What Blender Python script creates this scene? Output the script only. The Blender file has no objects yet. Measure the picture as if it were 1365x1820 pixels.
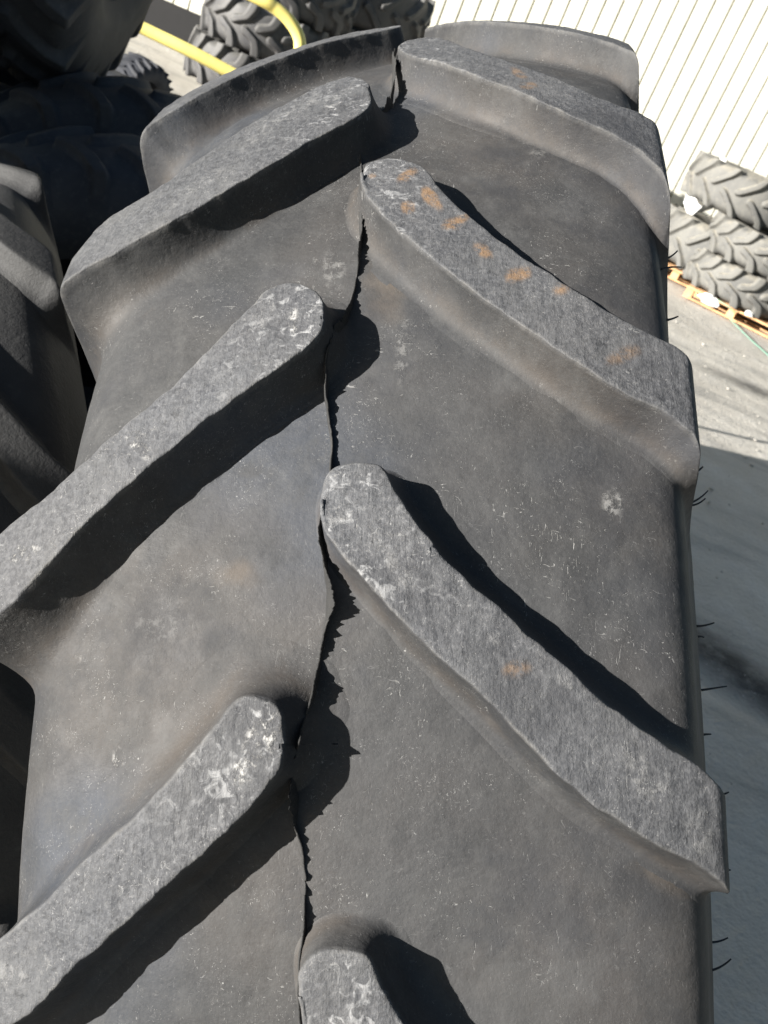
import bpy, math, random
import numpy as np
from mathutils import Matrix, Vector, noise
R_ = math.radians
scn = bpy.context.scene
# ------------------------------------------------------------------ camera
cam_d = bpy.data.cameras.new('camera'); cam = bpy.data.objects.new('camera', cam_d)
scn.collection.objects.link(cam); scn.camera = cam
cam_d.sensor_fit = 'VERTICAL'; cam_d.sensor_height = 24.0; cam_d.lens = 24.0*1717.07/1820.0
cam_d.clip_start = 0.02; cam_d.clip_end = 600
cam.matrix_world = Matrix(((0.914253955, -0.405141587, 0.0, 0.0),
                           (0.183930431, 0.415062610, -0.891006524, 0.0),
                           (0.360983797, 0.814606239, 0.453990500, 1.861497),
                           (0, 0, 0, 1)))
cam_d.dof.use_dof = True; cam_d.dof.focus_distance = 0.62; cam_d.dof.aperture_fstop = 13.0
# ------------------------------------------------------------------ light
SUN_AZ, SUN_EL = -121.0, 11.5          # azimuth from +Y, clockwise seen from above is positive to +X
sd = Vector((math.sin(R_(SUN_AZ))*math.cos(R_(SUN_EL)), math.cos(R_(SUN_AZ))*math.cos(R_(SUN_EL)), math.sin(R_(SUN_EL))))
w = bpy.data.worlds.new("World"); scn.world = w; w.use_nodes = True
nt = w.node_tree; bg = nt.nodes['Background']; sky = nt.nodes.new('ShaderNodeTexSky')
sky.sky_type = 'NISHITA'; sky.sun_disc = False; sky.sun_elevation = R_(SUN_EL); sky.sun_rotation = R_(SUN_AZ)
sky.dust_density = 0.6
nt.links.new(sky.outputs[0], bg.inputs[0]); bg.inputs[1].default_value = 0.036
sl = bpy.data.lights.new('sun', 'SUN'); so = bpy.data.objects.new('sun', sl); scn.collection.objects.link(so)
sl.energy = 5.0; sl.angle = R_(0.5); sl.color = (1.0, 0.96, 0.90)
so.rotation_mode = 'QUATERNION'; so.rotation_quaternion = sd.to_track_quat('Z', 'Y')
vs = scn.view_settings; vs.view_transform = 'Standard'; vs.look = 'None'; vs.exposure = 1.7; vs.gamma = 1.0
OUT = {"R1":[[0.225,0.2248],[0.2096,0.2338],[0.1755,0.2539],[0.1388,0.2811],[0.0985,0.3234],[0.0623,0.3566],[0.0299,0.3921],[0.0163,0.4074],[0.0073,0.4213],[0.0042,0.4338],[0.0042,0.452],[0.0128,0.4624],[0.026,0.4645],[0.0378,0.462],[0.0467,0.446],[0.062,0.4229],[0.0797,0.3994],[0.1104,0.3706],[0.14,0.343],[0.1688,0.3178],[0.1976,0.2959],[0.218,0.2816]],"R2":[[0.2264,0.2167],[0.2028,0.2331],[0.1768,0.2475],[0.1441,0.2716],[0.1101,0.3015],[0.0741,0.3375],[0.0343,0.3859],[0.009,0.4293],[0.0052,0.4473],[0.0076,0.4719],[0.0209,0.4769],[0.0378,0.4728],[0.0709,0.4188],[0.1097,0.3686],[0.1454,0.3337],[0.1795,0.3067],[0.21,0.2897],[0.2253,0.2833]],"R3":[[0.2241,0.1941],[0.2095,0.2147],[0.1904,0.2374],[0.15,0.2686],[0.107,0.3092],[0.0842,0.3291],[0.0498,0.3684],[0.0205,0.3998],[0.011,0.4206],[0.0076,0.4424],[0.0122,0.468]],"L0":[[-0.1482,0.2809],[-0.1344,0.2958],[-0.1009,0.3272],[-0.0688,0.3565],[-0.0383,0.3846],[-0.0175,0.4076],[-0.0095,0.4182],[-0.0085,0.4363],[-0.0107,0.4485],[-0.0169,0.4561],[-0.0298,0.4581],[-0.0392,0.4542],[-0.0465,0.4432],[-0.063,0.4228],[-0.0879,0.3943],[-0.1205,0.365],[-0.1441,0.3415],[-0.1717,0.318]],"L1":[[-0.1956,0.2395],[-0.1627,0.2742],[-0.1286,0.3095],[-0.095,0.3401],[-0.0615,0.3696],[-0.0285,0.3976],[-0.0086,0.4163],[-0.0046,0.4276],[-0.0063,0.4444],[-0.0131,0.46],[-0.0291,0.4673],[-0.0443,0.4657],[-0.0539,0.4513],[-0.07,0.429],[-0.1025,0.3874],[-0.1367,0.355],[-0.1723,0.3225],[-0.2122,0.2939]],"L2":[[-0.2129,0.2477],[-0.1942,0.2547],[-0.178,0.2598],[-0.1358,0.2803],[-0.0963,0.3065],[-0.058,0.3407],[-0.0356,0.3657],[-0.0043,0.3977],[0.0007,0.4118],[-0.002,0.4437],[-0.0108,0.4706],[-0.0243,0.4821],[-0.038,0.477],[-0.0739,0.4322],[-0.1129,0.387],[-0.1583,0.3335],[-0.1937,0.3142],[-0.2131,0.2909]]}
STAINS = [[0.0375,-0.7269,0.6409,0.0069,0.0037,0.0039,0.002,-0.0039,-0.0045,0,1,1.0],[0.0573,-0.7451,0.6188,0.0071,-0.0075,-0.01,-0.0031,-0.0028,-0.0032,0,1,1.0],[0.0424,-0.7526,0.6102,0.0039,-0.0001,-0.0003,0.0004,-0.0035,-0.0043,0,1,1.0],[0.0757,-0.7607,0.5966,0.0094,0.0054,0.0051,0.0017,-0.0027,-0.0038,0,1,1.0],[0.1089,-0.7666,0.5831,0.0045,-0.0008,-0.0021,-0.0009,-0.0023,-0.0029,0,1,1.0],[0.1403,-0.7803,0.5566,0.0049,0.0001,-0.0011,-0.0006,-0.0024,-0.0032,0,1,1.0],[0.0959,-0.7777,0.5705,0.0058,-0.0022,-0.004,-0.0017,-0.0029,-0.0036,0,1,1.0],[0.1188,-0.7868,0.553,0.0074,0.0035,0.003,0.0015,-0.003,-0.0046,0,1,1.0],[0.1452,-0.7903,0.5409,0.0054,0.0025,0.0021,0.001,-0.0021,-0.0034,0,1,1.0],[0.1148,-0.9072,0.321,0.0064,0.0014,0.0009,0.0006,-0.0011,-0.0034,0,1,0.6],[0.1797,-0.8109,0.4941,0.01,0.0061,0.0038,0.0011,-0.0021,-0.0041,0,1,0.6],[0.0131,-0.7269,0.6418,0.0033,-0.0001,-0.0003,0.0003,-0.0023,-0.0026,0,1,0.6],[0.1156,-0.6072,0.7464,0.0063,-0.0066,-0.0067,-0.0015,-0.0065,-0.0051,0,1,0.6],[0.1246,-0.6263,0.7286,0.0062,0.0014,-0.0,0.0,-0.0052,-0.0045,0,1,0.6],[0.1953,-0.8991,0.2891,0.005,0.0007,-0.0031,-0.0013,-0.001,-0.0018,0,1,0.6],[-0.0238,-0.8171,0.5216,0.0033,-0.0002,-0.0001,0.0011,-0.0054,-0.0085,1,1,0.85],[-0.1176,-0.8509,0.4485,0.0037,0.001,0.0031,0.0087,-0.0055,-0.0078,1,1,0.85],[-0.1874,-0.8669,0.3813,0.0105,-0.002,0.0033,0.0028,-0.0026,-0.0037,1,1,0.85],[-0.0189,-0.9264,0.2861,0.0072,-0.0008,-0.0021,-0.0042,-0.0035,-0.012,1,1,0.85],[-0.0305,-0.9316,0.2674,0.007,0.0015,0.0056,0.0039,-0.0012,-0.0037,1,1,0.85],[-0.0099,-0.8091,0.5345,0.003,-0.0002,-0.0001,0.0009,-0.0047,-0.0071,1,1,0.2],[-0.0448,-0.8119,0.5287,0.009,0.0069,0.0108,0.0044,-0.0028,-0.0042,1,1,0.2],[0.0121,-0.8842,0.3981,0.0074,-0.0028,-0.0066,-0.0026,-0.0012,-0.0025,1,1,0.2],[0.1044,-0.9032,0.3359,0.0051,-0.0001,-0.0018,-0.001,-0.0011,-0.0027,1,1,0.2],[0.2075,-0.9103,0.2362,0.0075,0.0029,-0.0009,-0.0005,-0.0032,-0.0121,1,1,0.2],[-0.1569,-0.9421,0.158,0.0157,-0.0014,0.0097,0.0062,-0.0026,-0.0064,1,1,0.2],[0.0149,-0.8813,0.4043,0.0072,0.0002,-0.0001,0.0009,-0.0056,-0.0125,1,1,0.2],[0.1399,-0.9047,0.3168,0.0132,-0.0014,-0.0111,-0.0024,-0.0013,-0.0025,1,1,0.2],[-0.027,-0.6447,0.7239,0.0079,0.015,0.0133,0.0043,-0.0071,-0.0062,1,1,0.2],[-0.0687,-0.6652,0.7026,0.025,0.0272,0.0266,0.0044,-0.0075,-0.0065,1,1,0.2],[-0.1223,-0.7147,0.6427,0.0153,0.0094,0.0135,0.0035,-0.0044,-0.0042,1,1,0.2],[0.1823,-0.9109,0.2654,0.0109,0.001,-0.0096,-0.0059,-0.0034,-0.0059,1,1,0.2],[0.0486,-0.8928,0.3762,0.0125,-0.0052,-0.0138,-0.0028,-0.001,-0.0022,1,1,0.2],[-0.1202,-0.8928,0.2597,0.0027,-0.0006,-0.0001,-0.0007,-0.0013,-0.0052,1,0,0.9],[-0.126,-0.8943,0.2499,0.0019,-0.0005,-0.0003,-0.0016,-0.001,-0.0047,1,0,0.9],[0.1687,-0.8239,0.4003,0.0048,0.0032,-0.001,-0.0018,-0.0047,-0.0077,1,0,0.38],[0.0416,-0.7908,0.5056,0.0037,-0.0002,-0.0005,-0.0003,-0.012,-0.0192,1,0,0.22],[-0.0268,-0.7411,0.5768,0.0013,-0.0001,-0.0001,0.0004,-0.0019,-0.0024,1,0,0.9],[-0.1613,-0.8609,0.321,0.002,-0.0004,0.0008,0.0068,-0.0054,-0.0078,1,0,0.4],[-0.013,-0.7488,0.5675,0.0082,-0.0008,-0.0007,0.0018,-0.0102,-0.0136,1,0,0.2],[-0.2282,-0.7212,0.5333,0.0188,-0.0007,-0.0009,0.009,-0.0198,-0.0279,1,0,0.12],[-0.1015,-0.8688,0.3403,0.0226,-0.0027,0.0006,0.0017,-0.0051,-0.0128,1,0,0.1],[0.1414,-0.6331,0.6747,0.022,0.0228,0.0111,0.001,-0.0062,-0.0061,1,0,0.15],[-0.2095,-0.7112,0.5466,0.0384,-0.0174,0.0058,0.0122,-0.0138,-0.0184,2,0,0.6],[-0.0524,-0.8635,0.3669,0.0142,-0.0005,-0.0001,0.0008,-0.0034,-0.0081,2,0,0.6],[0.028,-0.7568,0.556,0.0156,0.0001,-0.0008,0.0026,-0.0209,-0.0298,2,0,0.6],[0.0443,-0.8679,0.3571,0.0351,-0.0098,-0.0329,-0.0031,-0.0014,-0.0031,2,0,0.6],[0.1944,-0.8753,0.1963,0.0169,-0.0012,-0.0053,-0.0026,-0.0025,-0.0056,2,0,0.6],[0.1016,-0.7803,0.5115,0.0236,-0.0067,-0.0183,-0.0051,-0.0058,-0.0079,2,0,0.6],[-0.2137,-0.7014,0.5591,0.0099,0.0056,0.007,0.017,-0.0154,-0.0199,3,0,0.8],[-0.1519,-0.7008,0.5992,0.0194,-0.0092,-0.003,0.006,-0.0163,-0.0163,3,0,0.8],[0.0263,-0.7432,0.5741,0.0119,-0.0,-0.0007,0.0008,-0.0062,-0.0082,3,0,0.8]]
SEAM = [[0.1798,-0.0017],[0.1891,-0.0018],[0.2078,-0.0006],[0.2298,-0.0001],[0.2582,-0.0039],[0.2709,-0.006],[0.3615,0.0041],[0.3864,0.0055],[0.4084,0.0018],[0.4273,-0.0007],[0.4875,0.0028],[0.5135,0.0002],[0.532,-0.0039],[0.626,0.0044],[0.6466,0.0057],[0.6715,0.005],[0.6984,0.0038],[0.7436,-0.0015],[0.8266,-0.0041],[0.8684,-0.006],[0.8771,0.006],[0.9463,0.0059],[1.0451,-0.0032]]
HAIRS = [[0.2298,-0.6223,0.6223],[0.2249,-0.6502,0.593],[0.224,-0.6639,0.5776],[0.2231,-0.6702,0.5702],[0.223,-0.7041,0.5279],[0.2306,-0.7727,0.4209],[0.2457,-0.6449,0.3946],[0.2472,-0.6462,0.3925],[0.2438,-0.6912,0.3061],[0.2441,-0.6941,0.2995],[0.244,-0.7087,0.2632],[0.2437,-0.7189,0.2338],[0.2532,-0.7306,0.1948],[0.2521,-0.7417,0.1462],[0.239,-0.7563,0.1012],[0.2372,-0.7669,0.0868]]
# ------------------------------------------------------------------ helpers
def link(o, parent=None):
    scn.collection.objects.link(o)
    if parent: o.parent = parent
    return o
def mesh_obj(name, verts, faces, mat, parent=None, smooth=True, attrs=None):
    me = bpy.data.meshes.new(name)
    me.from_pydata([tuple(v) for v in verts], [], [tuple(int(i) for i in f) for f in faces])
    if mat: me.materials.append(mat)
    if smooth: me.polygons.foreach_set('use_smooth', [True]*len(me.polygons))
    if attrs:
        for k, a in attrs.items():
            at = me.attributes.new(k, 'FLOAT', 'POINT'); at.data.foreach_set('value', np.asarray(a, dtype=np.float32))
    me.update()
    return link(bpy.data.objects.new(name, me), parent)
def grid_faces(nr, nc, wrap_r=False):
    r = np.arange(nr if wrap_r else nr-1); c = np.arange(nc-1)
    R, Cc = np.meshgrid(r, c, indexing='ij'); R2 = (R+1) % nr
    return np.stack([R*nc+Cc, R*nc+Cc+1, R2*nc+Cc+1, R2*nc+Cc], -1).reshape(-1, 4)
def empty(name, mw=None):
    o = bpy.data.objects.new(name, None); scn.collection.objects.link(o); o.empty_display_size = 0.2
    if mw is not None: o.matrix_world = mw
    return o
def tag(o, label=None, cat=None, group=None, kind=None):
    if label: o['label'] = label
    if cat: o['category'] = cat
    if group: o['group'] = group
    if kind: o['kind'] = kind
    return o
class MB:
    def __init__(s): s.v = []; s.f = []
    def add(s, v, f):
        n = len(s.v); s.v += [tuple(p) for p in v]; s.f += [tuple(i+n for i in q) for q in f]
    def box(s, c, d, mat=None):
        x, y, z = d[0]/2, d[1]/2, d[2]/2
        b = min(x, y, z)*0.12
        vs = []
        for sx in (-1, 1):
            for sy in (-1, 1):
                for sz in (-1, 1):
                    for k in range(3):
                        p = [sx*x, sy*y, sz*z]
                        for j in range(3):
                            if j != k: p[j] -= (sx, sy, sz)[j]*b
                        q = Vector(p)
                        if mat: q = mat @ q
                        vs.append(q+Vector(c))
        import bmesh
        bm = bmesh.new()
        for q in vs: bm.verts.new(q)
        bmesh.ops.convex_hull(bm, input=bm.verts)
        bm.verts.index_update()
        s.add([v.co[:] for v in bm.verts], [[v.index for v in f.verts] for f in bm.faces]); bm.free()
    def tube(s, pts, rad, n=10, caps=True):
        pts = [Vector(p) for p in pts]; rings = []; up = None
        for i, p in enumerate(pts):
            t = (pts[min(i+1, len(pts)-1)]-pts[max(i-1, 0)]).normalized()
            if up is None: up = t.orthogonal().normalized()
            up = (up-t*up.dot(t)).normalized(); b = t.cross(up)
            r = rad[i] if hasattr(rad, '__len__') else rad
            rings.append([p+(up*math.cos(2*math.pi*k/n)+b*math.sin(2*math.pi*k/n))*r for k in range(n)])
        v = [q for r in rings for q in r]; f = []
        for i in range(len(rings)-1):
            for k in range(n):
                f.append((i*n+k, i*n+(k+1) % n, (i+1)*n+(k+1) % n, (i+1)*n+k))
        if caps: f.append(tuple(range(n))[::-1]); f.append(tuple(range(len(v)-n, len(v))))
        s.add(v, f)
    def build(s, name, mat, parent=None, smooth=False):
        return mesh_obj(name, s.v, s.f, mat, parent, smooth)
def fbm(P, sc, oct_=3, seed=0.0):
    out = np.empty(len(P))
    for i, p in enumerate(P):
        out[i] = noise.fractal(Vector((p[0]*sc+seed, p[1]*sc+seed*1.3, p[2]*sc)), 1.0, 2.0, oct_)
    return out
# ------------------------------------------------------------------ materials
class NT:
    def __init__(s, name):
        s.m = bpy.data.materials.new(name); s.m.use_nodes = True; s.t = s.m.node_tree; s.t.nodes.clear()
        s.out = s.n('ShaderNodeOutputMaterial'); s.b = s.n('ShaderNodeBsdfPrincipled'); s.l(s.b.outputs[0], s.out.inputs[0])
        s.co = s.n('ShaderNodeTexCoord').outputs['Object']
    def n(s, t, **k):
        o = s.t.nodes.new(t)
        for a, b in k.items(): setattr(o, a, b)
        return o
    def l(s, a, b): s.t.links.new(a, b)
    def set(s, i, v):
        if hasattr(v, 'is_output'): s.l(v, i)
        else: i.default_value = v
    def noise(s, scale, detail=4, rough=0.55, vec=None, dist=0.0):
        o = s.n('ShaderNodeTexNoise'); o.inputs['Scale'].default_value = scale; o.inputs['Detail'].default_value = detail
        o.inputs['Roughness'].default_value = rough; o.inputs['Distortion'].default_value = dist
        s.l(vec or s.co, o.inputs['Vector']); return o.outputs['Fac']
    def vor(s, scale, feature='F1', vec=None, out='Distance', rand=1.0):
        o = s.n('ShaderNodeTexVoronoi', feature=feature); o.inputs['Scale'].default_value = scale
        o.inputs['Randomness'].default_value = rand
        s.l(vec or s.co, o.inputs['Vector']); return o.outputs[out]
    def mapping(s, scale=(1, 1, 1), rot=(0, 0, 0), loc=(0, 0, 0), vec=None):
        o = s.n('ShaderNodeMapping'); o.inputs['Scale'].default_value = scale; o.inputs['Rotation'].default_value = rot
        o.inputs['Location'].default_value = loc; s.l(vec or s.co, o.inputs[0]); return o.outputs[0]
    def ramp(s, fac, a, b, lo=0.0, hi=1.0):
        o = s.n('ShaderNodeMapRange', interpolation_type='SMOOTHSTEP'); s.l(fac, o.inputs[0])
        o.inputs[1].default_value = a; o.inputs[2].default_value = b; o.inputs[3].default_value = lo; o.inputs[4].default_value = hi
        return o.outputs[0]
    def math(s, op, a, b=0.0):
        o = s.n('ShaderNodeMath', operation=op); s.set(o.inputs[0], a); s.set(o.inputs[1], b); return o.outputs[0]
    def mix(s, f, a, b):
        o = s.n('ShaderNodeMix', data_type='RGBA'); s.set(o.inputs[0], f)
        for i, v in ((6, a), (7, b)):
            if hasattr(v, 'is_output'): s.l(v, o.inputs[i])
            else: o.inputs[i].default_value = (*v, 1)
        return o.outputs[2]
    def attr(s, name):
        o = s.n('ShaderNodeAttribute'); o.attribute_name = name; return o.outputs['Fac']
    def bump(s, h, strength=1.0, dist=0.001, normal=None):
        o = s.n('ShaderNodeBump'); o.inputs['Strength'].default_value = strength; o.inputs['Distance'].default_value = dist
        s.l(h, o.inputs['Height'])
        if normal: s.l(normal, o.inputs['Normal'])
        return o.outputs[0]
    def fin(s, col, rough=0.6, normal=None, spec=0.5, metal=0.0):
        s.set(s.b.inputs['Base Color'], col if hasattr(col, 'is_output') else (*col, 1)); s.set(s.b.inputs['Roughness'], rough)
        s.b.inputs['Specular IOR Level'].default_value = spec; s.b.inputs['Metallic'].default_value = metal
        if normal: s.l(normal, s.b.inputs['Normal'])
        return s.m

def rubber_main():
    s = NT('worn_rubber')
    top = s.attr('top'); orange = s.attr('orange'); chalk = s.attr('chalk'); brown = s.attr('brown'); damp = s.attr('damp'); edge = s.attr('edge'); foot = s.attr('foot')
    big = s.noise(7, 5, .6); mid = s.noise(38, 6, .65); fine = s.noise(220, 4, .6); hue = s.noise(4.5, 3, .5, s.mapping(loc=(7, 3, 1)))
    base = s.mix(s.ramp(big, .3, .7), (.021, .0218, .023), (.033, .0328, .033))
    base = s.mix(s.ramp(hue, .42, .68), base, (.041, .038, .036))
    base = s.mix(s.ramp(s.noise(5.5, 3, .5, s.mapping(loc=(1, 9, 4))), .5, .75), base, (.031, .036, .046))
    base = s.mix(s.math('MULTIPLY', s.ramp(mid, .48, .72), .55), base, (.056, .056, .056))
    base = s.mix(s.math('MULTIPLY', s.ramp(s.noise(19, 5, .7, s.mapping(scale=(1, 1, 1), loc=(3, 3, 3))), .55, .34), .45), base, (.019, .020, .021))
    # dust on top of the lugs
    gran = s.noise(310, 3, .7)
    tp = s.mix(s.ramp(gran, .35, .7), (.038, .040, .045), (.088, .090, .096))
    tp = s.mix(s.math('MULTIPLY', s.ramp(s.noise(24, 5, .7), .42, .7), .55), tp, (.098, .100, .104))
    col = s.mix(s.math('MULTIPLY', top, .8), base, tp)
    # pale scuffs, flecks and hair-thin scratches
    sc1 = s.noise(1.0, 3, .6, s.mapping(scale=(520, 150, 110), rot=(.3, .2, .5)), 1.6)
    sc2 = s.noise(1.0, 3, .6, s.mapping(scale=(120, 420, 260), rot=(.1, .5, .9)), 1.8)
    patch = s.ramp(s.noise(16, 4, .6, s.mapping(loc=(5, 1, 2))), .48, .68)
    scr = s.math('ADD', s.ramp(sc1, .635, .72), s.ramp(sc2, .63, .72))
    scr = s.math('MULTIPLY', scr, s.math('ADD', .18, patch))
    warp = s.mapping(scale=(1.0, 1.7, .8), rot=(.4, .9, .2))
    speck = s.math('MULTIPLY', s.ramp(s.noise(520, 2, .8, warp, 1.5), .635, .70), s.ramp(s.noise(26, 3, .6, s.mapping(loc=(2, 8, 4))), .46, .62))
    tspeck = s.math('MULTIPLY', s.math('MULTIPLY', s.ramp(s.noise(250, 4, .8, warp, 2.0), .565, .68), s.ramp(s.noise(17, 5, .7, s.mapping(loc=(9, 8, 4))), .42, .62)), top)
    f = s.math('MINIMUM', s.math('ADD', s.math('ADD', scr, speck), tspeck), 1.0)
    col = s.mix(s.math('MULTIPLY', s.ramp(s.noise(430, 3, .75), .35, .70), .20), col, (.072, .072, .072))
    col = s.mix(s.math('MULTIPLY', f, .55), col, (.31, .307, .30))
    pit = s.math('MULTIPLY', s.ramp(s.noise(190, 3, .7, s.mapping(loc=(1, 5, 4))), .41, .33), top)
    col = s.mix(s.math('MULTIPLY', pit, .6), col, (.022, .023, .025))
    blot = s.ramp(s.noise(11, 6, .75, s.mapping(loc=(4, 4, 9), scale=(1, 1.6, .8)), .8), .50, .66)
    col = s.mix(s.math('MULTIPLY', blot, .30), col, (.072, .072, .071))
    dk = s.ramp(s.noise(8, 5, .7, s.mapping(loc=(14, 2, 5))), .50, .36)
    col = s.mix(s.math('MULTIPLY', dk, .55), col, (.018, .019, .022))
    big2 = s.ramp(s.noise(3.2, 4, .6, s.mapping(loc=(21, 3, 8))), .40, .62)
    col = s.mix(s.math('MULTIPLY', big2, .18), col, (.048, .051, .057))
    nose = s.attr('nose'); wear0 = s.noise(1.0, 4, .65, s.mapping(scale=(130, 260, 110), rot=(.3, .5, .75)), .9)
    wn = s.math('MULTIPLY', s.math('MULTIPLY', s.math('MULTIPLY', top, s.math('ADD', s.math('POWER', nose, 1.6), .06)), s.ramp(wear0, .50, .66)), s.ramp(s.noise(40, 4, .7), .38, .6))
    col = s.mix(s.math('MULTIPLY', wn, .80), col, (.25, .252, .256))
    # light worn edges
    en = s.math('MULTIPLY', edge, s.ramp(s.noise(55, 6, .8), .40, .66))
    col = s.mix(s.math('MULTIPLY', en, .38), col, (.125, .121, .113))
    col = s.mix(s.math('MULTIPLY', s.math('MULTIPLY', foot, s.ramp(s.noise(17, 5, .7), .36, .62)), .35), col, (.062, .050, .040))
    col = s.mix(s.math('MULTIPLY', brown, s.ramp(mid, .3, .6, .4, .9)), col, (.078, .063, .049))
    col = s.mix(s.math('MULTIPLY', damp, .8), col, (.024, .027, .028))
    ch = s.math('MULTIPLY', chalk, s.ramp(s.noise(120, 6, .78, None, .25), .47, .60))
    col = s.mix(s.math('MULTIPLY', ch, .85), col, (.36, .355, .345))
    og = s.math('MULTIPLY', orange, s.ramp(s.noise(130, 5, .7), .33, .58))
    col = s.mix(s.math('MULTIPLY', og, .58), col, (.20, .115, .050))
    rough = s.ramp(mid, .3, .75, .62, .80)
    h1 = s.math('MULTIPLY', s.noise(60, 6, .6), 1.0)
    h2 = s.math('MULTIPLY', gran, s.ramp(top, 0, 1, .30, .75))
    wear = s.noise(1.0, 4, .65, s.mapping(scale=(420, 95, 95), rot=(0, .2, .9)), .5)
    h3 = s.math('MULTIPLY', wear, s.math('MULTIPLY', top, .55))
    h = s.math('ADD', s.math('ADD', h1, h2), s.math('ADD', h3, s.math('MULTIPLY', scr, -.4)))
    h = s.math('ADD', h, s.math('MULTIPLY', ch, .8))
    nrm = s.bump(h, .8, .0011)
    return s.fin(col, rough, nrm, .26)

def rubber(name, c1, c2, c3, sc=1.0, rough=.6, dust=None):
    s = NT(name)
    a = s.noise(6*sc, 5, .6); b = s.noise(40*sc, 5, .65)
    col = s.mix(s.ramp(a, .3, .7), c1, c2); col = s.mix(s.math('MULTIPLY', s.ramp(b, .5, .75), .6), col, c3)
    if dust:
        g = s.n('ShaderNodeNewGeometry'); sep = s.n('ShaderNodeSeparateXYZ'); s.l(g.outputs['Normal'], sep.inputs[0])
        d = s.math('MULTIPLY', s.ramp(sep.outputs[2], .1, .9), s.ramp(s.noise(11*sc, 4, .7), .35, .6)); col = s.mix(d, col, dust)
    return s.fin(col, rough, s.bump(s.noise(120*sc, 4, .7), .6, .002), .15 if name == 'black_rubber' else .35)

M_MAIN = rubber_main()
M_BLACK = rubber('black_rubber', (.036, .039, .047), (.052, .054, .060), (.080, .080, .084), 1, .75)
M_NEXT = rubber('dusty_black_rubber', (.018, .018, .019), (.028, .028, .028), (.046, .045, .044), 1, .7)
M_FAR = rubber('weathered_rubber', (.09, .09, .087), (.13, .128, .118), (.175, .168, .15), .5, .7, (.24, .225, .19))
M_FARB = rubber('sooty_rubber', (.05, .05, .053), (.075, .074, .073), (.11, .108, .10), .5, .6, (.12, .118, .11))
M_FIN = rubber('torn_rubber_flash', (.02, .02, .02), (.03, .03, .03), (.06, .058, .055), 1, .7)

# ------------------------------------------------------------------ tyre profile (metres, full-size tractor tyre)
K = np.array([(0, 0, .938, 0, .970), (.03, .03, .9376, .03, .9697), (.06, .06, .936, .06, .9685), (.11, .11, .930, .11, .963), (.15, .145, .923, .15, .957),
     (.18, .168, .9165, .18, .9495), (.21, .186, .904, .212, .939), (.225, .193, .897, .2215, .934), (.235, .199, .888, .2255, .926), (.25, .206, .873, .2270, .914),
     (.28, .219, .847, .2290, .883), (.31, .229, .820, .2330, .846), (.34, .237, .790, .2385, .798), (.38, .2425, .755, .2427, .757), (.42, .244, .715, .244, .715),
     (.50, .236, .64, .236, .64), (.57, .212, .58, .212, .58), (.63, .19, .54, .19, .54)])
def pchip(xq, x, y):
    h = np.diff(x); d = np.diff(y)/h; m = np.zeros_like(y)
    for i in range(1, len(x)-1):
        if d[i-1]*d[i] > 0: w1 = 2*h[i]+h[i-1]; w2 = h[i]+2*h[i-1]; m[i] = (w1+w2)/(w1/d[i-1]+w2/d[i])
    m[0] = 0 if abs(x[0]) < 1e-9 and abs(y[0]) > .5 else d[0]; m[-1] = d[-1]
    i = np.clip(np.searchsorted(x, xq)-1, 0, len(x)-2); t = (xq-x[i])/h[i]
    return (y[i]*(1+2*t)*(1-t)**2+h[i]*m[i]*t*(1-t)**2+y[i+1]*t*t*(3-2*t)+h[i]*m[i+1]*t*t*(t-1))
# the right half of the carcass stays flat almost to the side wall (the casing is deformed by its lean)
KR = np.array([(0, .938), (.03, .9376), (.06, .936), (.11, .931), (.149, .925), (.178, .9185), (.203, .9095), (.2125, .9015), (.2160, .893), (.2190, .880),
               (.2230, .853), (.2275, .823), (.2330, .792), (.2405, .756), (.244, .715), (.236, .64), (.212, .58), (.19, .54)])
GR_ = np.array([(0, .970), (.03, .9697), (.06, .9685), (.11, .963), (.15, .957), (.18, .9495), (.212, .939), (.2215, .934), (.2245, .926), (.2250, .910),
                (.2262, .874), (.2290, .838), (.2335, .797), (.2405, .757), (.244, .715), (.236, .64), (.212, .58), (.19, .54)])
ASYM = [1.0]
def FG(q):
    a = np.abs(q); sg = np.sign(q); o = [pchip(a, K[:, 0], K[:, j])*(sg if j in (1, 3) else 1) for j in (1, 2, 3, 4)]
    if ASYM[0]:
        m = np.asarray(q) > 0
        o[0] = np.where(m, pchip(a, K[:, 0], KR[:, 0]), o[0]); o[1] = np.where(m, pchip(a, K[:, 0], KR[:, 1]), o[1])
        o[2] = np.where(m, pchip(a, K[:, 0], GR_[:, 0]), o[2]); o[3] = np.where(m, pchip(a, K[:, 0], GR_[:, 1]), o[3])
    return o
def surf(q, th, wgt, su=1.0, lift=0.0):
    fu, fr, gu, gr = FG(q)
    # lift raises lugs above the carcass for other tyre kinds
    gu = fu+(gu-fu)*(1+lift); gr = fr+(gr-fr)*(1+lift)
    u = (fu+(gu-fu)*wgt)*su; r = fr+(gr-fr)*wgt
    return np.stack([u, -r*np.cos(th), r*np.sin(th)], -1)
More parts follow.
